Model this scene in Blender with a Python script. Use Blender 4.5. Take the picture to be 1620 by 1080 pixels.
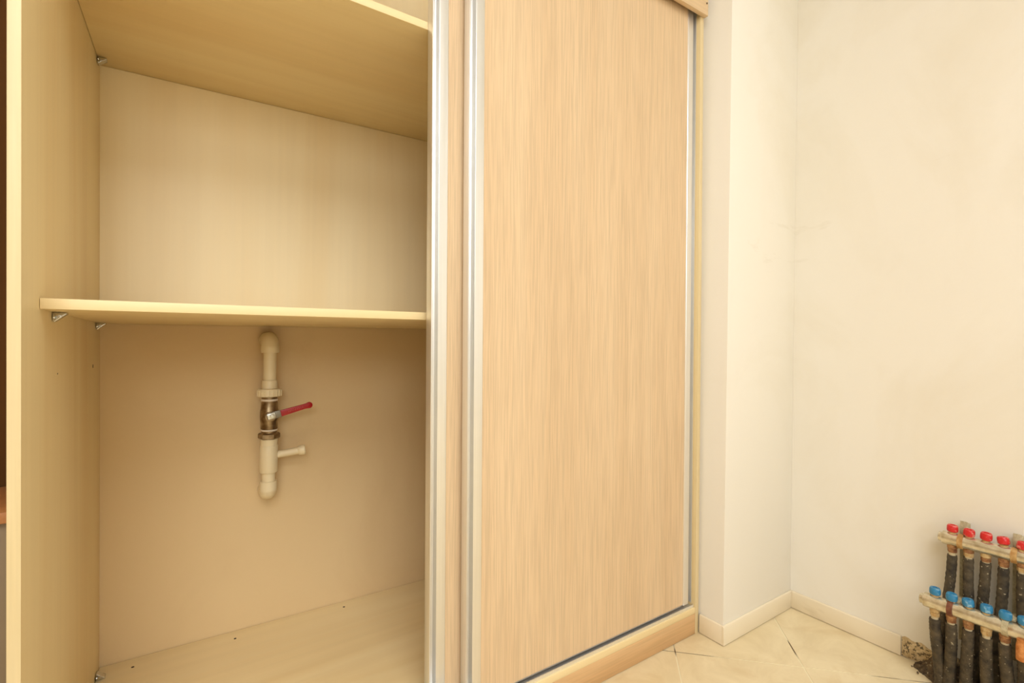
import bpy, bmesh, math, random
from mathutils import Vector, Matrix
random.seed(7)
for o in list(bpy.data.objects): bpy.data.objects.remove(o)
scn = bpy.context.scene
C = scn.collection

# ------------------------------------------------------------------ camera
CAM_H = 0.7752
cam_d = bpy.data.cameras.new('camera'); cam = bpy.data.objects.new('camera', cam_d); C.objects.link(cam)
cam_d.sensor_fit = 'HORIZONTAL'; cam_d.sensor_width = 36.0
cam_d.lens = 786.4 / 1620.0 * 36.0
cam_d.clip_start = 0.01
YAW, PITCH, ROLL = 0.5928, -0.0060, 0.0068
cam.matrix_world = (Matrix.Translation((0, 0, CAM_H)) @ Matrix.Rotation(-YAW, 4, 'Z')
                    @ Matrix.Rotation(math.pi/2 + PITCH, 4, 'X') @ Matrix.Rotation(ROLL, 4, 'Z'))
scn.camera = cam

# ------------------------------------------------------------------ world, light, exposure
w = bpy.data.worlds.new('world'); scn.world = w; w.use_nodes = True
w.node_tree.nodes['Background'].inputs[0].default_value = (1.0, 0.9, 0.75, 1)
w.node_tree.nodes['Background'].inputs[1].default_value = 0.05
vs = scn.view_settings
vs.view_transform = 'Standard'; vs.look = 'None'; vs.exposure = 0.0; vs.gamma = 1.0; vs.use_curve_mapping = False
ADDED_LAMP_POS = (-0.40, -1.00, 2.42); ADDED_LAMP_SIZE = (1.7, 1.5); ADDED_LAMP_W = 42.0; ADDED_LAMP_COL = (0.91, 0.945, 1.0)  # ceiling lamp added out of view to light the scene
ADDED_WIN = (-1.8, -0.3, 1.35, 2.30); ADDED_WIN_W = 24.0; ADDED_WIN_COL = (0.90, 0.95, 1.0)      # unseen window added as frontal fill behind the viewer (x0, x1, z0, z1)

# ------------------------------------------------------------------ materials
def lin(r, g, b):
    f = lambda c: (c/255/12.92) if c/255 <= 0.04045 else ((c/255+0.055)/1.055)**2.4
    return (f(r), f(g), f(b), 1)
def newmat(name):
    m = bpy.data.materials.new(name); m.use_nodes = True
    return m, m.node_tree, m.node_tree.nodes['Principled BSDF']
def plain(name, col, rough=0.5, metal=0.0, spec=0.5):
    m, nt, b = newmat(name)
    b.inputs['Base Color'].default_value = col; b.inputs['Roughness'].default_value = rough
    b.inputs['Metallic'].default_value = metal; b.inputs['Specular IOR Level'].default_value = spec
    return m
def noise(nt, scale, detail=3, rough=0.5, map_scale=(1, 1, 1), rot=(0, 0, 0), dist=0.0, loc=(0, 0, 0)):
    tc = nt.nodes.new('ShaderNodeTexCoord'); mp = nt.nodes.new('ShaderNodeMapping'); n = nt.nodes.new('ShaderNodeTexNoise')
    mp.inputs['Scale'].default_value = map_scale; mp.inputs['Rotation'].default_value = rot; mp.inputs['Location'].default_value = loc
    n.inputs['Scale'].default_value = scale; n.inputs['Detail'].default_value = detail; n.inputs['Roughness'].default_value = rough
    n.inputs['Distortion'].default_value = dist
    nt.links.new(tc.outputs['Object'], mp.inputs['Vector']); nt.links.new(mp.outputs[0], n.inputs['Vector'])
    return n.outputs[0]
def ramp(nt, src, stops):
    r = nt.nodes.new('ShaderNodeValToRGB'); e = r.color_ramp.elements
    while len(e) < len(stops): e.new(0.5)
    for k, (p, c) in enumerate(stops): e[k].position = p; e[k].color = c
    nt.links.new(src, r.inputs[0]); return r.outputs[0]
def mix(nt, fac, a, b, mode='MIX'):
    x = nt.nodes.new('ShaderNodeMix'); x.data_type = 'RGBA'; x.blend_type = mode
    for s, v in ((0, fac), (6, a), (7, b)):
        if hasattr(v, 'is_linked') or hasattr(v, 'links'): nt.links.new(v, x.inputs[s])
        else: x.inputs[s].default_value = v
    return x.outputs[2]
def bump(nt, b, src, strength, dist=0.001):
    n = nt.nodes.new('ShaderNodeBump'); n.inputs['Strength'].default_value = strength; n.inputs['Distance'].default_value = dist
    nt.links.new(src, n.inputs['Height']); nt.links.new(n.outputs[0], b.inputs['Normal'])
def g(v): return (v, v, v, 1)
AX = {'X': (0.06, 1, 1), 'Y': (1, 0.06, 1), 'Z': (1, 1, 0.06)}
def wood(name, light, dark, axis, broad=9, fine=140, fine_amt=0.25, rough=0.42, dist=0.3, loc=(0, 0, 0)):
    m, nt, b = newmat(name)
    ms = AX[axis]
    n1 = noise(nt, broad, 4, 0.55, ms, dist=dist, loc=loc)
    c1 = ramp(nt, n1, [(0.32, dark), (0.68, light)])
    n2 = noise(nt, fine, 2, 0.6, tuple(s if s == 1 else 0.02 for s in ms))
    c2 = ramp(nt, n2, [(0.35, g(1 - fine_amt)), (0.6, g(1.0))])
    col = mix(nt, 1.0, c1, c2, 'MULTIPLY')
    nt.links.new(col, b.inputs['Base Color']); b.inputs['Roughness'].default_value = rough
    bump(nt, b, n2, 0.06, 0.0004)
    return m
BL, BD = lin(245, 223, 173), lin(234, 205, 148)
birch_v = wood('birch_vertical', BL, BD, 'Z', 5, 60, 0.025, dist=0.9, loc=(3, 1, 0))
birch_h = wood('birch_horizontal', BL, BD, 'X', 7, 60, 0.025, dist=0.9)
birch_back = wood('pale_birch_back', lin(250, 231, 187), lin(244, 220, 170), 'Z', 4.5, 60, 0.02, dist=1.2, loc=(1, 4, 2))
birch_edge = wood('birch_edge', lin(230, 209, 163), lin(222, 199, 150), 'X', 30, 200, 0.04)
birch_edge_dim = wood('birch_edge_vertical_dimmed', lin(230, 209, 163), lin(222, 199, 150), 'Z', 30, 200, 0.04)  # birch darkened in colour to offset too much light on the panel fronts
OL, OD = lin(228, 198, 158), lin(220, 188, 147)
oak_v = wood('oak_vertical', OL, OD, 'Z', 22, 420, 0.15, 0.45, 0.1)
oak_h = wood('oak_horizontal', lin(226, 186, 136), lin(210, 166, 114), 'X', 18, 260, 0.12, 0.45, 0.2)
def wall_mat(name, base, dirt, amt):
    m, nt, b = newmat(name)
    n = noise(nt, 2.3, 6, 0.6, (1, 1, 0.8), dist=0.6); f = ramp(nt, n, [(0.50, g(0)), (0.78, g(amt))])
    f2 = ramp(nt, noise(nt, 2.6, 5, 0.65, (1, 0.7, 2.4), (0.5, 0.4, 0), 0.8, (1.3, 2.1, 0.4)), [(0.66, g(0)), (0.76, g(0.45))])
    nt.links.new(mix(nt, f2, mix(nt, f, base, dirt), tuple(c*0.86 for c in dirt[:3]) + (1,)), b.inputs['Base Color']); b.inputs['Roughness'].default_value = 0.62
    bump(nt, b, noise(nt, 22, 5, 0.6), 0.25, 0.002)
    return m
paint = wall_mat('cream_wall_paint', lin(242, 235, 220), lin(228, 216, 190), 0.5)
paint_in = wall_mat('bounce_warmed_plaster', lin(228, 199, 150), lin(214, 181, 132), 0.7)  # plaster colour warmed to carry light bounced off the birch
paint_dark = plain('room_paint', lin(240, 237, 231), 0.7)
white_ceil = plain('ceiling_paint', lin(246, 245, 242), 0.8)
base_mat = wall_mat('baseboard_paint', lin(240, 225, 195), lin(222, 202, 164), 0.45)
base_mat.node_tree.nodes['Principled BSDF'].inputs['Roughness'].default_value = 0.35
def alu_mat(name, col, rough):
    m, nt, b = newmat(name)
    n = noise(nt, 400, 2, 0.5, (1, 1, 0.01)); c = ramp(nt, n, [(0.3, tuple(x*0.94 for x in col[:3]) + (1,)), (0.7, col)])
    nt.links.new(c, b.inputs['Base Color']); b.inputs['Roughness'].default_value = rough; b.inputs['Metallic'].default_value = 0.85
    return m
alu = alu_mat('brushed_aluminium', (0.90, 0.89, 0.86, 1), 0.36)
chrome = plain('chrome', (0.62, 0.62, 0.58, 1), 0.22, 1.0)
steel = plain('dull_lever_steel', (0.24, 0.22, 0.18, 1), 0.4, 0.9)
dark_hole = plain('dark_screw', lin(58, 40, 26), 0.7)
ppr = plain('cream_plastic_pipe', lin(240, 222, 182), 0.38)
m, nt, b = newmat('aged_valve_brass'); valve_m = m
nt.links.new(ramp(nt, noise(nt, 60, 4), [(0.35, lin(120, 98, 70)), (0.65, lin(168, 146, 112))]), b.inputs['Base Color'])
b.inputs['Metallic'].default_value = 0.85; b.inputs['Roughness'].default_value = 0.36
ptfe = plain('white_thread_tape', lin(235, 220, 200), 0.7)
stub_m = plain('dusty_pipe_end', lin(196, 178, 140), 0.6)
red_vinyl = plain('red_vinyl_sleeve', lin(176, 16, 24), 0.35)
red_print = plain('pale_red_print', lin(206, 92, 88), 0.5)
m, nt, b = newmat('cream_floor_tile'); tile_m = m
oi = nt.nodes.new('ShaderNodeObjectInfo')
c1 = ramp(nt, noise(nt, 9, 7, 0.65, dist=1.2), [(0.35, lin(226, 206, 164)), (0.65, lin(238, 220, 180))])
f2 = ramp(nt, noise(nt, 3.1, 5, 0.6, dist=2.0, loc=(4, 2, 0)), [(0.56, g(0)), (0.72, g(0.55))])
c2 = mix(nt, f2, c1, lin(214, 186, 136))
nt.links.new(c2, b.inputs['Base Color']); b.inputs['Roughness'].default_value = 0.33
m, nt, b = newmat('floor_grout'); grout_m = m
nt.links.new(ramp(nt, noise(nt, 7, 3), [(0.38, lin(96, 72, 44)), (0.47, lin(242, 230, 196))]), b.inputs['Base Color']); b.inputs['Roughness'].default_value = 0.9
m, nt, b = newmat('tarnished_nickel'); bar_m = m
c1 = ramp(nt, noise(nt, 70, 5, 0.6), [(0.32, lin(196, 184, 154)), (0.6, lin(232, 224, 202))])
f2 = ramp(nt, noise(nt, 38, 4, 0.6, loc=(2, 5, 1)), [(0.62, g(0)), (0.74, g(0.6))])
nt.links.new(mix(nt, f2, c1, lin(176, 112, 44)), b.inputs['Base Color']); b.inputs['Metallic'].default_value = 0.8; b.inputs['Roughness'].default_value = 0.26
def rust_mat(name, a, c):
    m, nt, b = newmat(name)
    nt.links.new(ramp(nt, noise(nt, 90, 5, 0.7), [(0.35, a), (0.65, c)]), b.inputs['Base Color']); b.inputs['Roughness'].default_value = 0.75
    bump(nt, b, noise(nt, 200, 3), 0.5, 0.001)
    return m
oak_val = wood('pale_oak', lin(232, 202, 160), lin(222, 188, 142), 'X', 20, 300, 0.08, 0.45, 0.15)
rust = rust_mat('rust', lin(116, 68, 38), lin(176, 130, 80))
rust_soft = rust_mat('faded_rust', lin(168, 120, 62), lin(204, 168, 108))
rust_red = rust_mat('red_rust', lin(96, 50, 30), lin(136, 84, 56))
rust_orange = rust_mat('orange_rust', lin(176, 100, 36), lin(220, 150, 84))
brass = rust_mat('stained_brass', lin(170, 130, 74), lin(210, 182, 130))
galv = rust_mat('dusty_galvanised_steel', lin(160, 146, 112), lin(206, 192, 154))
def speck(name, base, base2, dots, thr):
    m, nt, b = newmat(name)
    c1 = ramp(nt, noise(nt, 55, 4, 0.6), [(0.35, base), (0.65, base2)])
    f = ramp(nt, noise(nt, 150, 3, 0.5), [(thr, g(0)), (thr + 0.05, g(0.8))])
    nt.links.new(mix(nt, f, c1, dots), b.inputs['Base Color']); b.inputs['Roughness'].default_value = 0.7
    bump(nt, b, noise(nt, 260, 3), 0.4, 0.001)
    return m
foam = speck('dirty_black_foam', lin(46, 39, 29), lin(92, 79, 57), lin(190, 176, 142), 0.655)
rubble_m = speck('dark_mortar', lin(58, 46, 32), lin(112, 92, 64), lin(200, 186, 150), 0.64)
rough_plaster = speck('broken_plaster', lin(226, 204, 160), lin(186, 158, 112), lin(66, 50, 34), 0.55)
def knob_mat(name, c, worn):
    m, nt, b = newmat(name)
    f = ramp(nt, noise(nt, 130, 4, 0.6), [(0.54, g(0)), (0.64, g(0.75))])
    nt.links.new(mix(nt, f, c, worn), b.inputs['Base Color']); b.inputs['Roughness'].default_value = 0.35
    return m
red_k = knob_mat('red_plastic', lin(206, 34, 34), lin(232, 160, 140))
blue_k = knob_mat('blue_plastic', lin(48, 126, 168), lin(150, 190, 206))
brown_m = wood('dark_brown_wood', lin(98, 62, 28), lin(78, 48, 20), 'Z', 8, 120, 0.1, 0.9)
brown_m.node_tree.nodes['Principled BSDF'].inputs['Specular IOR Level'].default_value = 0.1
bench_top_m = wood('reddish_wood_edge', lin(186, 124, 72), lin(160, 102, 56), 'X', 10, 120, 0.1)
grey_m = plain('grey_brown_board', lin(132, 112, 84), 0.6)

# ------------------------------------------------------------------ mesh helpers (all coordinates are world metres)
def link(name, bm, mat, parent=None, smooth=False, world=True, bevel=0.0, seg=2):
    me = bpy.data.meshes.new(name)
    bmesh.ops.recalc_face_normals(bm, faces=bm.faces[:])
    off = Vector((0, 0, 0))
    if parent is not None and world:
        p = parent
        while p is not None: off += p.location; p = p.parent
        bmesh.ops.translate(bm, verts=bm.verts[:], vec=-off)
    if bevel:
        bmesh.ops.bevel(bm, geom=[e for e in bm.edges if len(e.link_faces) == 2 and e.calc_face_angle() > 0.6], offset=bevel, segments=seg, affect='EDGES', profile=0.5)
    bm.to_mesh(me); bm.free()
    if smooth:
        for f in me.polygons: f.use_smooth = True
        me.set_sharp_from_angle(angle=math.radians(38))
    me.materials.append(mat)
    o = bpy.data.objects.new(name, me); C.objects.link(o)
    if parent is not None: o.parent = parent
    return o
def hexa(name, v, mat, parent=None, bevel=0.0):
    """v: bottom ring of four, then top ring of four"""
    bm = bmesh.new(); vs_ = [bm.verts.new(p) for p in v]
    for f in ((3, 2, 1, 0), (4, 5, 6, 7), (0, 1, 5, 4), (1, 2, 6, 5), (2, 3, 7, 6), (3, 0, 4, 7)): bm.faces.new([vs_[i] for i in f])
    return link(name, bm, mat, parent, bevel=bevel, smooth=bevel > 0)
def box(name, lo, hi, mat, parent=None, bevel=0.0):
    (a, b_, c), (d, e, f) = lo, hi
    return hexa(name, [(a, b_, c), (d, b_, c), (d, e, c), (a, e, c), (a, b_, f), (d, b_, f), (d, e, f), (a, e, f)], mat, parent, bevel)
def frame_of(d):
    d = Vector(d).normalized(); up = Vector((0, 0, 1)) if abs(d.z) < 0.9 else Vector((1, 0, 0))
    a = d.cross(up).normalized(); return d, a, d.cross(a)
def lathe_bm(bm, prof, o, d, seg=24, rot=0.0):
    o = Vector(o); d, a, b_ = frame_of(d); rings = []
    for r, t in prof:
        if r <= 1e-6: rings.append([bm.verts.new(o + d*t)])
        else: rings.append([bm.verts.new(o + d*t + (a*math.cos(rot + 2*math.pi*k/seg) + b_*math.sin(rot + 2*math.pi*k/seg))*r) for k in range(seg)])
    for R, Q in zip(rings, rings[1:]):
        for k in range(seg):
            q = (k + 1) % seg
            if len(R) == 1 and len(Q) == 1: continue
            if len(R) == 1: bm.faces.new((R[0], Q[q], Q[k]))
            elif len(Q) == 1: bm.faces.new((R[k], R[q], Q[0]))
            else: bm.faces.new((R[k], R[q], Q[q], Q[k]))
    for R in (rings[0], rings[-1]):
        if len(R) > 1: bm.faces.new(R)
def lathe(name, prof, o, d, mat, parent=None, seg=24, rot=0.0, world=True):
    bm = bmesh.new(); lathe_bm(bm, prof, o, d, seg, rot)
    return link(name, bm, mat, parent, True, world)
def tube_bm(bm, pts, rad, seg=16):
    pts = [Vector(p) for p in pts]; n = len(pts); rings = []; prev = None
    for i, p in enumerate(pts):
        d = (pts[min(i+1, n-1)] - pts[max(i-1, 0)]).normalized()
        if prev is None: _, a, b_ = frame_of(d)
        else:
            a = (prev - d*prev.dot(d)).normalized(); b_ = d.cross(a)
        prev = a; r = rad[i] if isinstance(rad, (list, tuple)) else rad
        rings.append([bm.verts.new(p + (a*math.cos(2*math.pi*k/seg) + b_*math.sin(2*math.pi*k/seg))*r) for k in range(seg)])
    for R, Q in zip(rings, rings[1:]):
        for k in range(seg): q = (k+1) % seg; bm.faces.new((R[k], R[q], Q[q], Q[k]))
    bm.faces.new(rings[0]); bm.faces.new(rings[-1])
def tube(name, pts, rad, mat, parent=None, seg=16):
    bm = bmesh.new(); tube_bm(bm, pts, rad, seg); return link(name, bm, mat, parent, True)
def prism(name, poly, origin, ux, uy, ext, mat, parent=None, bevel=0.0):
    """poly in (ux, uy), extruded by the vector ext"""
    o = Vector(origin); ux = Vector(ux); uy = Vector(uy); ext = Vector(ext); bm = bmesh.new()
    A = [bm.verts.new(o + ux*x + uy*y) for x, y in poly]; B = [bm.verts.new(v.co + ext) for v in A]
    bm.faces.new(A); bm.faces.new(B[::-1])
    for k in range(len(A)): q = (k+1) % len(A); bm.faces.new((A[k], B[k], B[q], A[q]))
    return link(name, bm, mat, parent, bevel=bevel, smooth=bevel > 0)
def tag(o, label=None, cat=None, group=None, kind=None):
    for k, v in (('label', label), ('category', cat), ('group', group), ('kind', kind)):
        if v: o[k] = v
    return o
def thing(name, loc, label, cat, group=None):
    o = bpy.data.objects.new(name, None); C.objects.link(o); o.location = loc; o.empty_display_size = 0.05
    return tag(o, label, cat, group)
def struct(o, label, cat): return tag(o, label, cat, kind='structure')
def child_copy(src, parent, loc, rotz=0.0):
    c = src.copy(); C.objects.link(c); c.parent = parent; c.location = loc; c.rotation_euler[2] = rotz
    return c

# ------------------------------------------------------------------ room shell
X0, Y0, ZC = -2.6, -2.9, 2.48
def yb(x): return 1.3636 - 0.0262*(x + 0.136)            # the back wall is a little out of square
def xr(z): return 1.4845 + 0.0065*z                       # right wall leans slightly
def xp(z): return 1.1530 + 0.0088*z                       # side of the pier
YP = 0.742
floor = struct(box('floor', (X0 - .1, Y0 - .1, -0.10), (1.60, 1.55, -0.0012), grout_m), 'tiled floor with pale and dark grout lines', 'floor')
def clip(poly, n, c):
    out = []
    for i, p in enumerate(poly):
        q = poly[(i+1) % len(poly)]; a = n[0]*p[0] + n[1]*p[1] - c; b_ = n[0]*q[0] + n[1]*q[1] - c
        if a <= 0: out.append(p)
        if a*b_ < 0: t = a/(a-b_); out.append((p[0]+(q[0]-p[0])*t, p[1]+(q[1]-p[1])*t))
    return out
P = 0.413; gq = 0.0022
for i in range(-9, 9):
    for j in range(-9, 9):
        s0, s1, d0, d1 = 1.82 + i*P + gq, 1.82 + (i+1)*P - gq, 0.65 + j*P + gq, 0.65 + (j+1)*P - gq
        poly = [((s+d)/2, (s-d)/2) for s, d in ((s0, d0), (s0, d1), (s1, d1), (s1, d0))]
        for n, c in (((1, 0), 1.483), ((-1, 0), -X0), ((0, 1), 1.32), ((0, -1), -Y0)): poly = clip(poly, n, c) if len(poly) > 2 else []
        if len(poly) < 3: continue
        prism('tile', poly, (0, 0, -0.012), (1, 0, 0), (0, 1, 0), (0, 0, 0.012 + random.uniform(-.0003, 0)), tile_m, floor)
struct(box('ceiling', (X0 - .1, Y0 - .1, ZC), (1.60, 1.55, ZC + .1), white_ceil), 'plain white ceiling above the room', 'ceiling')
struct(hexa('wall_back', [(X0, yb(X0), 0), (1.151, yb(1.151), 0), (1.151, 1.5, 0), (X0, 1.5, 0), (X0, yb(X0), ZC), (1.151, yb(1.151), ZC), (1.151, 1.5, ZC), (X0, 1.5, ZC)], paint_in),
       'plastered wall, beige with bounced light painted in, seen through the open wardrobe behind the valve', 'wall')
struct(hexa('wall_right', [(xr(0), Y0, 0), (1.6, Y0, 0), (1.6, 1.5, 0), (xr(0), 1.5, 0), (xr(ZC), Y0, ZC), (1.6, Y0, ZC), (1.6, 1.5, ZC), (xr(ZC), 1.5, ZC)], paint),
       'smooth cream wall on the right behind the heating manifold', 'wall')
struct(hexa('wall_pier', [(xp(0), YP, 0), (xr(0), YP, 0), (xr(0), 1.5, 0), (xp(0), 1.5, 0), (xp(ZC), YP, ZC), (xr(ZC), YP, ZC), (xr(ZC), 1.5, ZC), (xp(ZC), 1.5, ZC)], paint, bevel=0.0015),
       'cream wall pier jutting out between wardrobe and right wall', 'wall')
struct(box('wall_left', (X0 - .1, Y0, 0), (X0, 1.5, ZC), plain('left_wall_darkened', lin(186, 168, 142), 0.7)), 'brownish wall on the far left, darkened to dim reflections', 'wall')  # unseen wall, tone darkened so the aluminium reflects less light
struct(box('wall_rear', (X0, Y0 - .1, 0), (xr(0) + .02, Y0, ZC), paint_dark), 'cream wall behind the viewer', 'wall')

wx0, wx1, wz0, wz1 = ADDED_WIN
added_win = struct(prism('added_window', [(wx0 - .05, wz0 - .05), (wx1 + .05, wz0 - .05), (wx1 + .05, wz1 + .05), (wx0 - .05, wz1 + .05)], (0, Y0 + .0005, 0), (1, 0, 0), (0, 0, 1), (0, .010, 0), plain('added_window_backing', lin(235, 235, 232), 0.5)), 'added unseen window with white frame, fill light behind the viewer', 'window')
gm, gnt, gb = newmat('fill_glow_glass'); gb.inputs['Emission Color'].default_value = ADDED_WIN_COL + (1,); gb.inputs['Emission Strength'].default_value = 2.0
wf = plain('added_frame_white', lin(240, 240, 236), 0.4); xm = (wx0 + wx1)/2
for a, b_ in ((wx0, xm - .025), (xm + .025, wx1)): box('fill_pane', (a, Y0 + .011, wz0), (b_, Y0 + .016, wz1), gm, added_win)
for lo, hi in (((wx0 - .05, wz0 - .05), (wx0, wz1 + .05)), ((wx1, wz0 - .05), (wx1 + .05, wz1 + .05)), ((xm - .025, wz0), (xm + .025, wz1)), ((wx0, wz0 - .05), (wx1, wz0)), ((wx0, wz1), (wx1, wz1 + .05))):
    box('added_window_frame', (lo[0], Y0 + .011, lo[1]), (hi[0], Y0 + .045, hi[1]), wf, added_win, 0.002)
wl = bpy.data.lights.new('added_window_fill', 'AREA'); wl.shape = 'RECTANGLE'; wl.size, wl.size_y = wx1 - wx0, wz1 - wz0; wl.energy = ADDED_WIN_W; wl.color = ADDED_WIN_COL  # area light added with the invented window as frontal fill
wlo = bpy.data.objects.new('added_window_fill', wl); C.objects.link(wlo); wlo.location = (xm, Y0 + .05, (wz0 + wz1)/2); wlo.rotation_euler = (math.pi/2, 0, 0)
def baseboard(name, p0, p1, n, label, h_=0.0495, t=0.006):
    """p0->p1 along the wall foot, n = into the room"""
    p0 = Vector(p0); p1 = Vector(p1); n = Vector(n)
    poly = [(0, 0.0015), (t, 0.0015), (t, h_ - 0.004), (t - 0.0012, h_ - 0.001), (t - 0.003, h_), (0, h_)]
    return struct(prism(name, poly, p0, n, (0, 0, 1), p1 - p0, base_mat, None, 0.0006), label, 'baseboard')
baseboard('baseboard_front', (xp(0) - .006, YP, 0), (xr(0), YP, 0), (0, -1, 0), 'cream baseboard along the front of the wall pier')
baseboard('baseboard_left', (xp(0), 0.808, 0), (xp(0), YP, 0), (-1, 0, 0), 'short cream baseboard between wardrobe and pier corner')
baseboard('baseboard_right', (xr(0), YP - .006, 0), (xr(0), 0.474, 0), (-1, 0, 0), 'cream baseboard on right wall broken off beside the pipes')

# ------------------------------------------------------------------ wardrobe
YF = 0.8107; XL0, XL1 = -0.1653, -0.1528; XR0, XR1 = 1.1344, 1.1480; ZP = 0.0693; TOP = 2.20
def xin(y): return XL1 + 0.0304*(y - YF)                  # inner face of the left side panel
wd = thing('wardrobe', (0.49, 1.08, 0), 'birch and oak laminate wardrobe with sliding doors pushed to the right', 'wardrobe')
yl = yb(-0.15) - 0.0015
lp = hexa('side_panel', [(XL0, YF + .0012, 0), (XL1, YF + .0012, 0), (xin(yl), yl, 0), (xin(yl) - .0125, yl, 0), (XL0, YF + .0012, TOP), (XL1, YF + .0012, TOP), (xin(yl), yl, TOP), (xin(yl) - .0125, yl, TOP)], birch_v, wd, 0.0006)
box('dimmed_edge_band', (XL0, YF, 0), (XL1, YF + .0012, TOP), birch_edge_dim, lp, 0.0004)  # added band; its darker tone tames the light on this edge
yr = yb(1.15) - 0.0015
rp = box('side_panel', (XR0, YF + .0012, 0), (XR1, yr, TOP), birch_v, wd, 0.0006)
box('dimmed_edge_band', (XR0, YF, 0), (XR1, YF + .0012, TOP), birch_edge_dim, rp, 0.0004)
def board(name, z00, z01, y0, z10, z11, mat, x1=XR0):
    """shelf board: front underside / top z at y0, rear underside / top at the wall"""
    ya, yb1, yb2 = y0, yb(-0.14) - .002, yb(x1) - .002
    return hexa(name, [(xin(ya) + .0006, ya, z00), (x1 - .0006, ya, z00), (x1 - .0006, yb2, z10), (xin(yb1) + .0006, yb1, z10),
                       (xin(ya) + .0006, ya, z01), (x1 - .0006, ya, z01), (x1 - .0006, yb2, z11), (xin(yb1) + .0006, yb1, z11)], mat, wd, 0.0006)
board('bottom_panel', ZP - .015, ZP, YF, ZP - .015, ZP, birch_h)
board('top_panel', TOP - .016, TOP, YF, TOP - .016, TOP, birch_h)
board('shelf', 0.8100, 0.8243, 0.8885, 0.8010, 0.8160, birch_h)
board('shelf', 1.3560, 1.3705, 0.8715, 1.3450, 1.3600, birch_h)
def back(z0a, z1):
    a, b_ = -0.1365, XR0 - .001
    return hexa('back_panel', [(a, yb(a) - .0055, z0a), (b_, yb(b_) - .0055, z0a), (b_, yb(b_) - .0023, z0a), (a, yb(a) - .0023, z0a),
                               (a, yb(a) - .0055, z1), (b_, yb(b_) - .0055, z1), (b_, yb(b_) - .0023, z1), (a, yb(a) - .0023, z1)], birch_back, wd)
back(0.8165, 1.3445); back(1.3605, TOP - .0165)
plinth = box('plinth', (XL1 + .0005, YF, 0.0012), (XR0 - .0005, YF + .015, ZP - .0152), oak_h, wd, 0.0005)
box('valance', (XL0, YF - .0125, 1.6205), (XR1 + .001, YF - .0005, 1.692), oak_val, wd, 0.0008)
lathe('screw', [(0.0, 0), (.0022, .0), (.0022, .0012), (0, .0014)], (1.1425, YF - .0126, 1.651), (0, -1, 0), dark_hole, wd, 12)
# tracks
def track(z, up):
    s = 1 if up else -1
    poly = [(0, 0), (.062, 0), (.062, .007*s), (.060, .007*s), (.060, .002*s), (.034, .002*s), (.034, .007*s), (.030, .007*s), (.030, .002*s), (.002, .002*s), (.002, .007*s), (0, .007*s)]
    return prism('door_track', poly, (XL1 + .002, YF + .004, z), (0, 1, 0), (0, 0, 1), (XR0 - XL1 - .004, 0, 0), alu, wd)
track(ZP + .0002, True); track(1.6645, False)
box('track_rail', (XL1 + .002, YF + .0005, 1.665), (XR0 - .001, YF + .07, 1.681), birch_h, wd)
# sliding doors
Z0, Z1 = 0.0815, 1.652
STILE = [(0, 0), (.0016, 0), (.0016, .0150), (.0132, .0150), (.0132, .0006), (.0138, 0), (.0318, 0), (.0330, .0012), (.0330, .0218), (0, .0218)]
def sliding_door(x0, x1, yf, label):
    d = box('sliding_door', (x0 + .0325, yf + .003, Z0 + .001), (x1 - .0325, yf + .0135, Z1), oak_v, wd); tag(d, label)
    prism('stile', STILE, (x0, yf, Z0), (1, 0, 0), (0, 1, 0), (0, 0, Z1 - Z0), alu, d, 0.0003)
    prism('stile', STILE, (x1, yf, Z0), (-1, 0, 0), (0, 1, 0), (0, 0, Z1 - Z0), alu, d, 0.0003)
    box('bottom_rail', (x0 + .0335, yf + .005, Z0 - .0035), (x1 - .0335, yf + .0125, Z0 + .0008), alu, d)
    return d
sliding_door(0.3904, 1.0673, 0.8480, 'oak sliding door on the rear track, only a strip showing')
sliding_door(0.4523, 1.1292, 0.8190, 'oak laminate sliding door on the front track')
# small metal corner fittings and screw holes
def corner_bracket(x, y, z, zs, sz=1.0):
    """angle fitting: one plate on the side panel, one against the board (zs = -1 hangs below it, +1 stands on it)"""
    s = 0.0115*sz
    poly = [(0, 0), (1.35*s, 0), (1.35*s, .0022*zs), (.9*s, .55*s*zs), (.0026, 1.15*s*zs), (0, 1.15*s*zs)]
    b_ = prism('corner_bracket', poly, (x + .0004, y - s*.65, z), (1, 0, 0), (0, 0, 1), (0, s*1.3, 0), chrome, wd, 0.0006)
    lathe('screw', [(.0, 0), (.0032*sz, 0), (.0030*sz, .0022), (.0012*sz, .0026), (0, .0022)], (x + .7*s, y - s*.62, z + .45*s*zs), (0, -1, 0), chrome, b_, 12)
    lathe('screw', [(.0, 0), (.0028*sz, 0), (.0026*sz, .0018), (0, .0020)], (x + .0022, y - s*.95, z + .6*s*zs), (1, 0, 0), chrome, b_, 12)
    return b_
def zu(z0, z1, y0, y): return z0 + (z1 - z0)*(y - y0)/(1.36 - y0)
corner_bracket(xin(1.325), 1.325, zu(1.356, 1.345, .8715, 1.325) - .0006, -1, 1.0)
corner_bracket(xin(.962), .962, zu(.810, .801, .8885, .962) - .0006, -1, 1.0)
corner_bracket(xin(1.317), 1.317, zu(.810, .801, .8885, 1.317) - .0006, -1, 1.0)
corner_bracket(xin(1.318), 1.318, ZP + .0004, 1, 1.0)
def hole(o, d, r): return lathe('screw_hole', [(0, 0), (r, 0), (r*.9, .0004), (r*.5, .0005), (0, .0002)], o, d, dark_hole, wd, 10)
hole((xin(1.2817) - .0001, 1.2817, .7147), (1, 0, 0), .0040); hole((xin(.9896) - .0001, .9896, .7183), (1, 0, 0), .0014)
for hx, hy in ((-.077, 1.325), (.114, 1.320), (.364, 1.320)): hole((hx, hy, ZP - .0001), (0, 0, 1), .0030)

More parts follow.
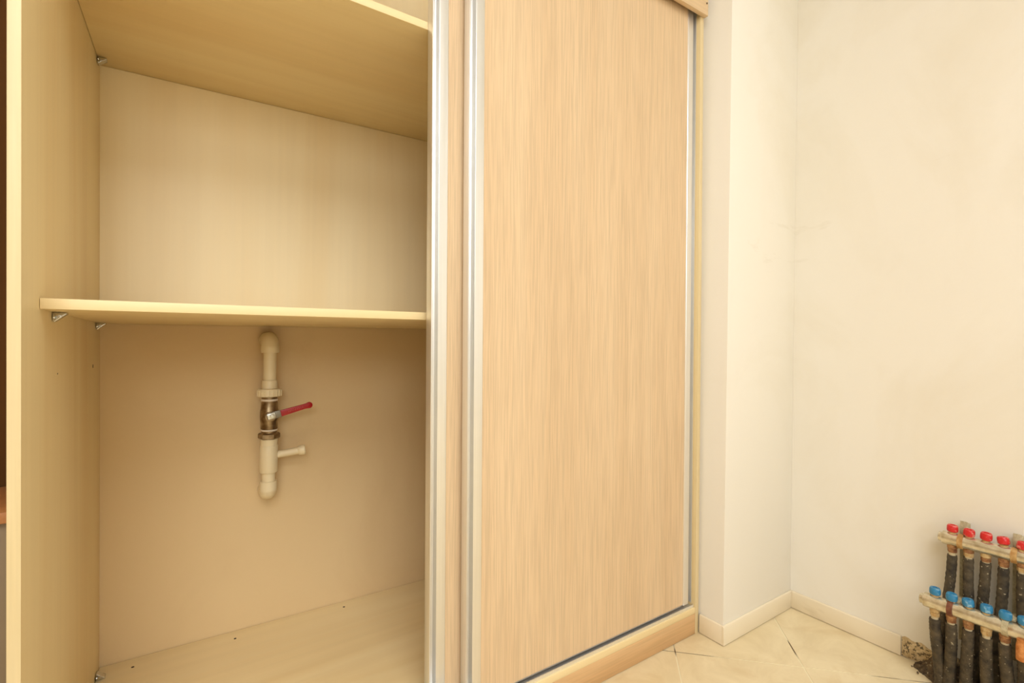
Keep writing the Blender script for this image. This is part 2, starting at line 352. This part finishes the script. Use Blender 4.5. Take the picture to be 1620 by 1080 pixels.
# ------------------------------------------------------------------ water pipe with shut-off valve on the back wall
YA = yb(0.18) - 0.046
def ax(z): return 0.1817 + (z - 0.3825)*0.0075
vp = thing('water_pipe_valve', (0.183, yb(.183) - .001, 0.38), 'cream plastic water pipe with brass valve and red lever on back wall', 'pipe valve')
def vl(name, prof, mat, seg=28, rot=0.0, parent=vp):
    """profile (radius, z) along the leaning pipe axis"""
    z0 = prof[0][1]; z1 = prof[-1][1]
    d = Vector((ax(z1) - ax(z0), 0, z1 - z0)); s = -1 if z1 < z0 else 1
    return lathe(name, [(r, abs(z - z0)) for r, z in prof], (ax(z0), YA, z0), d, mat, parent, seg, rot)
def arc(zc, sgn, R=0.020, ext=0.0275):
    x = ax(zc); pts = [(x, YA, zc - sgn*0.010)]
    for k in range(9):
        t = math.pi/2*k/8; pts.append((x, YA + R - R*math.cos(t), zc + sgn*R*math.sin(t)))
    pts.append((x, YA + ext + .017, zc + sgn*R)); return pts
tube('elbow', arc(0.7475, 1), [0.0190] + [0.0198]*9 + [0.0190], ppr, vp, 28)
vl('elbow_socket', [(.0150, .7375), (.0190, .7380), (.0202, .7400), (.0202, .7530), (.0196, .7550)], ppr)
vl('pipe', [(.0143, .665), (.0143, .745)], ppr)
vl('union_neck', [(.0172, .6500), (.0172, .6700), (.0166, .6715), (.0143, .6718)], ppr)
ring = vl('union_ring', [(.0240, .6330), (.0262, .6345), (.0262, .6490), (.0245, .6515), (.0172, .6520)], ppr, 20)
bm = bmesh.new()
for k in range(20):
    t = 2*math.pi*(k + .5)/20; c = Vector((ax(.64) + .0262*math.cos(t), YA + .0262*math.sin(t), .6345))
    lathe_bm(bm, [(.0014, 0), (.0014, .0140)], c, (0, 0, 1), 6)
link('grip_ribs', bm, ppr, ring)
vl('thread_neck', [(.0172, .618), (.0172, .6345)], valve_m)
vl('thread_tape', [(.0178, .6225), (.0186, .6235), (.0186, .6262), (.0178, .6272)], ptfe)
body = vl('valve_body', [(.0170, .5545), (.0188, .5560), (.0190, .5720), (.0196, .5740), (.0204, .5790), (.0204, .5960), (.0196, .6020), (.0188, .6040), (.0184, .6190), (.0172, .6205)], valve_m, 32)
lathe('valve_neck', [(.0120, 0), (.0120, .012), (.0085, .013), (.0085, .0195), (.004, .0200), (0, .0200)], (ax(.587), YA - .014, .587), (0, -1, 0), valve_m, body, 20)
vl('thread_tape', [(.0176, .5510), (.0186, .5520), (.0186, .5542), (.0176, .5552)], ptfe)
vl('thread_neck', [(.0172, .5445), (.0172, .5560)], valve_m)
vl('hex_nut', [(.0205, .5318), (.0242, .5345), (.0242, .5440), (.0205, .5468), (.0172, .5470)], valve_m, 6, 0.3)
vl('coupling', [(.0180, .5170), (.0188, .5180), (.0188, .5310), (.0180, .5320)], ppr)
tee = vl('tee', [(.0150, .4515), (.0190, .4525), (.0200, .4540), (.0200, .5150), (.0194, .5165), (.0180, .5185)], ppr, 32)
bo = Vector((ax(.494) + .012, YA, .4915)); bd = Vector((1, -0.10, 0.10))
br = lathe('branch_pipe', [(.0092, 0), (.0088, .030), (.0086, .058), (0, .058)], bo, bd, ppr, vp, 20)
lathe('branch_cap', [(.0088, .052), (.0110, .0545), (.0122, .0600), (.0122, .0670), (.0105, .0690), (0, .0692)], bo, bd, ppr, vp, 20)
vl('pipe', [(.0146, .415), (.0146, .4540)], ppr)
vl('elbow_socket', [(.0185, .4085), (.0190, .4200), (.0184, .4242), (.0146, .4246)], ppr)
tube('elbow', arc(0.4212, -1), [0.0185] + [0.0190]*9 + [0.0184], ppr, vp, 28)
# lever
ang = math.radians(13.5); lu = Vector((math.cos(ang), 0, math.sin(ang))); lv = Vector((-math.sin(ang), 0, math.cos(ang)))
po = Vector((ax(.587) + .001, YA - .0345, .5905))
lever = prism('lever', [(-.0100, -.0070), (.010, -.0085), (.034, -.0070), (.034, .0070), (.010, .0085), (-.0100, .0070)], po, lu, lv, (0, .0026, 0), steel, vp, 0.0006)
out = [(.0195, -.0075), (.045, -.0068), (.072, -.0060), (.078, -.0064)]
out += [(.0845 + .0076*math.sin(t), -.0076*math.cos(t)) for t in [math.pi*k/12 for k in range(0, 13)]]
out += [(.078, .0064), (.072, .0060), (.045, .0068), (.0195, .0075)]
slv = prism('grip_sleeve', out, po + Vector((0, -.0016, 0)), lu, lv, (0, .0058, 0), red_vinyl, lever, 0.0012); tag(slv, 'red vinyl grip sleeve')
prism('lever_plate', [(-.0095, -.0062), (.0075, -.0068), (.0075, .0068), (-.0095, .0062)], po + Vector((0, -.0016, 0)), lu, lv, (0, .0018, 0), chrome, lever, 0.0005)
lathe('lever_nut', [(.0050, 0), (.0050, .0034), (.0042, .0040), (.0026, .0040), (.0024, .0056), (0, .0058)], po + Vector((0, -.0014, 0)), (0, -1, 0), chrome, lever, 6, 0.5)
# worn raised mark on the grip, too blurred to read
bm = bmesh.new(); rr = random.Random(3)
for k in range(9):
    a = .036 + k*.0040; hgt = rr.uniform(.0016, .0026)
    for (x0_, z0_, x1_, z1_) in ((a, -hgt, a + .0006, hgt), (a, rr.choice((-1, 1))*hgt*.8, a + .0024, rr.uniform(-1, 1)*hgt)):
        p = po + Vector((0, -.00175, 0)) + lu*x0_ + lv*z0_; q = po + Vector((0, -.00175, 0)) + lu*x1_ + lv*z1_
        tube_bm(bm, [p, q], .00058, 6)
link('worn_lettering', bm, red_print, slv)

# ------------------------------------------------------------------ heating manifolds on the right wall
PITCH_Y = 0.0280
def manifold(name, xb, zb, yend, r, ks, y1st, knob_mat_, label, upper):
    root = HM; YE = 0.165
    t = tag(lathe(name, [(0, 0), (r*.92, 0), (r, .0012), (r, yend - YE - .001), (r*.9, yend - YE), (0, yend - YE)], (xb, yend, zb), (0, -1, 0), bar_m, root, 28), label)
    lathe('end_plug', [(0, -.0075), (r*.55, -.0075), (r*.72, -.0062), (r*.72, -.001), (r*.85, 0), (r*.85, .003)], (xb, yend, zb), (0, -1, 0), bar_m, t, 12)
    kn = None
    for k in range(ks):
        y = y1st - k*PITCH_Y; rr = random.Random(k*7 + upper)
        zt = zb + r
        lathe('valve_neck', [(.0070, -.004), (.0070, .0025), (.0050, .0030), (.0050, .0075)], (xb, y, zt), (0, 0, 1), brass, t, 12)
        if kn is None:
            bm = bmesh.new(); prof = [(.0076, 0), (.0096, .0014), (.0102, .0050), (.0098, .0122), (.0084, .0148), (.0044, .0152), (.0040, .0136), (0, .0134)]
            lathe_bm(bm, prof, (0, 0, 0), (0, 0, 1), 20)
            kn = link('knob', bm, knob_mat_, None, True); kn.parent = t; kn.location = Vector((xb, y, zt + .0025)) - HM.location
            first = kn
        else:
            c = child_copy(first, t, Vector((xb, y, zt + .0025 + rr.uniform(-.0012, .0008))) - HM.location, rr.uniform(0, 3))
            c.rotation_euler[0] = rr.uniform(-.12, .12); c.rotation_euler[1] = rr.uniform(-.12, .12)
        # outlet below: boss, nut, stub, sleeve
        zl = zb - r
        lathe('outlet_boss', [(.0090, .004), (.0090, -.004), (.0078, -.006)][::-1] and [(.0078, -.0060), (.0092, -.0045), (.0092, .0040)], (xb, y, zl), (0, 0, 1), rust if (k + upper) % 3 else brass, t, 14)
        lathe('outlet_nut', [(.0060, -.0150), (.0078, -.0145), (.0086, -.0125), (.0086, -.0062), (.0075, -.0056)], (xb, y, zl), (0, 0, 1), brass if (k*2 + upper) % 3 == 0 else rust, t, 6)
        yf_ = y + ([.022, -.010, .016, .013, -.004, .004, 0] if upper else [-.003, .012, .009, .001, -.004, .004, 0, 0])[k]
        xf = xb + (0.006 if upper else 0.030) + rr.uniform(-.004, .004)
        zs = zl - .0165 - rr.uniform(0, .005)
        lathe('pipe_stub', [(.0066, -.0340), (.0066, -.0140)], (xb, y, zl), (0, 0, 1), stub_m, root, 14)
        pts, rad = [], []
        N = 46; wob = rr.uniform(-.002, .002)
        for i in range(N + 1):
            u = i/N; e = u*u*(3 - 2*u)
            pts.append((xb + (xf - xb)*e, y + (yf_ - y)*e + wob*math.sin(math.pi*u), zs + (.004 - zs)*u))
            rad.append(((.0088 if upper else .0096) + .0014*u + (0.0006 if i % 2 else 0)) + rr.uniform(-.0003, .0003))
        s = tube('insulation_sleeve', pts, rad, foam, root, 14)
    return t
HM = thing('heating_manifold', (1.43, 0.28, 0), 'rusty heating manifold with red and blue knobs and black sleeved pipes', 'manifold')
upm = manifold('supply_bar', 1.447, 0.3310, 0.3870, 0.0145, 7, 0.3700, red_k, 'upper metal bar with red valve knobs', 1)
lom = manifold('return_bar', 1.385, 0.2010, 0.4015, 0.0152, 8, 0.3825, blue_k, 'lower metal bar with blue valve knobs', 0)
# orange rusted drip fitting at the right of the lower bar
lathe('rusted_fitting', [(.006, -.040), (.0095, -.038), (.0098, -.012), (.0085, -.004), (.0085, .003)], (1.374, 0.2435, 0.1905), (0, 0, 1), rust_orange, lom, 10)
def bracket(y, label, red):
    xw = xr(.2) - .001
    t = tag(box('bracket', (1.4625, y - .0065, .105), (1.4655, y + .0065, .372), galv, HM, 0.0006), label)
    box('foot_plate', (1.4655, y - .0065, .150), (xw, y + .0065, .165), galv, t, 0.0006)
    box('foot_plate', (1.4655, y - .0065, .350), (xw, y + .0065, .365), galv, t, 0.0006)
    for (xb, zb, r, mt) in ((1.447, .331, .0145, rust_soft), (1.385, .2010, .0152, rust_red if red else galv)):
        bm = bmesh.new(); n = 22; Rn = []
        for k in range(n + 1):
            a = math.pi*2*k/n
            for rr_ in (r + .0003, r + .0016): Rn.append((xb + rr_*math.cos(a), zb + rr_*math.sin(a)))
        wv = .0048; V = []
        for k in range(n):
            a = math.pi*2*k/n; V.append([bm.verts.new((xb + q*math.cos(a), y + s*wv, zb + q*math.sin(a))) for q in (r + .0003, r + .0018) for s in (-1, 1)])
        for k in range(n):
            A, B = V[k], V[(k+1) % n]
            for p, q in ((0, 1), (1, 3), (3, 2), (2, 0)): bm.faces.new((A[p], A[q], B[q], B[p]))
        link('clamp', bm, mt, t, True)
    box('arm', (1.385 + .0174, y - .0046, .1985), (1.4625, y + .0046, .2045), galv, t)
    return t
bracket(0.3545, 'steel manifold bracket with red-rusted clamp between first two outlets', True)
bracket(0.2690, 'pale dusty steel manifold bracket near the right picture edge', False)

# mortar rubble heaped round the pipe feet
bm = bmesh.new(); rg = random.Random(11); NX, NY = 26, 60; G = {}
xa, xb_, ya_, yb_ = 1.416, 1.4835, 0.446, 0.165
for i in range(NX + 1):
    for j in range(NY + 1):
        u, v = i/NX, j/NY; y = ya_ + (yb_ - ya_)*v; x0r = xa + .042*min(1, max(0, (y - .385)/.06)); x = x0r + (xb_ - x0r)*u
        edge = min(1, u*3.2) * min(1, v*7)
        hgt = edge*(0.004 + 0.020*u + rg.uniform(-.003, .006)) + (0.026*u*edge*math.exp(-((v - .20)/.09)**2))
        if edge <= 0: hgt = -0.001
        jit = 0.0015 if 0 < i < NX and 0 < j < NY else 0
        if i == 0 : x += 0.002*math.sin(j*.9) + rg.uniform(0, .004)
        G[i, j] = bm.verts.new((x + rg.uniform(-jit, jit), y + rg.uniform(-jit, jit), max(hgt, -0.001 if edge <= 0 else .0004)))
for i in range(NX):
    for j in range(NY): bm.faces.new((G[i, j], G[i+1, j], G[i+1, j+1], G[i, j+1]))
for k in range(60):
    v = rg.random(); x = rg.uniform(xa + .006, xb_ - .01); y = ya_ + (yb_ - ya_)*v; s = rg.uniform(.0012, .0036)
    mtx = Matrix.Translation((x, y, .010*((x - xa)/(xb_ - xa)) + .004)) @ Matrix.Rotation(rg.uniform(0, 3), 4, (rg.random(), rg.random(), 1)) @ Matrix.Diagonal((s, s*rg.uniform(.6, 1), s*.7, 1))
    bmesh.ops.create_icosphere(bm, subdivisions=1, radius=1, matrix=mtx)
tag(link('mortar_rubble', bm, rubble_m), 'dark crumbly mortar rubble heaped around the feet of the black pipes', 'rubble', kind='stuff')
# torn plaster where the baseboard ends
bm = bmesh.new(); G = {}
for i in range(21):
    for j in range(13):
        y = .4735 - .13*i/20; z = .001 + (.046 + .003*math.sin(i*1.3) + .002*math.sin(i*.45))*j/12
        inner = 0 < j < 12 and i > 0
        G[i, j] = bm.verts.new((xr(z) - (.0006 + (rg.uniform(0, .0020) if inner else 0)), y, z))
for i in range(20):
    for j in range(12): bm.faces.new((G[i, j], G[i+1, j], G[i+1, j+1], G[i, j+1]))
r = bmesh.ops.extrude_face_region(bm, geom=bm.faces[:])
bmesh.ops.translate(bm, verts=[v for v in r['geom'] if isinstance(v, bmesh.types.BMVert)], vec=(.0009, 0, 0))
tag(link('trim_1', bm, rough_plaster), 'rough stained plaster patch exposed where the baseboard is missing', 'plaster patch', kind='structure')

# ------------------------------------------------------------------ what shows left of the wardrobe
tp = thing('brown_panel', (-.60, 1.25, 0), 'tall dark brown wooden panel standing left of the wardrobe', 'panel')
box('board', (-1.0, 1.24, 0), (-.185, 1.262, 2.05), brown_m, tp, 0.001)
box('edge_strip', (-1.0, 1.236, 0), (-.96, 1.2398, 2.05), brown_m, tp, 0.001)
lc = thing('low_cabinet', (-.55, 1.12, 0), 'low grey-brown cabinet with reddish wood top beside the wardrobe', 'cabinet')
box('body', (-.9, 1.06, 0.001), (-.19, 1.225, .489), grey_m, lc, 0.001)
hexa('top', [(-.92, 1.05, .490), (-.187, 1.05, .490), (-.187, 1.23, .490), (-.92, 1.23, .490), (-.92, 1.05, .507), (-.187, 1.05, .507), (-.187, 1.23, .507), (-.92, 1.23, .507)], bench_top_m, lc, 0.001)

# ------------------------------------------------------------------ added ceiling lamp, out of view (lights the room, above and behind the viewer)
lx, ly, lz = ADDED_LAMP_POS; hs, ht = ADDED_LAMP_SIZE[0]/2, ADDED_LAMP_SIZE[1]/2
cl = thing('added_ceiling_lamp', (lx, ly, ZC), 'added unseen ceiling lamp, large and white, with a glowing diffuser above the room', 'lamp')
box('housing', (lx - hs - .02, ly - ht - .02, lz + .012), (lx + hs + .02, ly + ht + .02, ZC - .0005), plain('added_lamp_housing', lin(240, 240, 236), 0.5), cl, 0.003)
dm, dnt, db = newmat('added_lamp_diffuser'); db.inputs['Emission Color'].default_value = ADDED_LAMP_COL + (1,); db.inputs['Emission Strength'].default_value = 2.0
box('diffuser', (lx - hs, ly - ht, lz + .004), (lx + hs, ly + ht, lz + .0118), dm, cl, 0.002)
ld = bpy.data.lights.new('added_lamp_light', 'AREA'); ld.shape = 'RECTANGLE'; ld.size, ld.size_y = ADDED_LAMP_SIZE; ld.energy = ADDED_LAMP_W; ld.color = ADDED_LAMP_COL
lo_ = bpy.data.objects.new('added_lamp_light', ld); C.objects.link(lo_); lo_.parent = cl; lo_.location = (0, 0, lz - ZC)
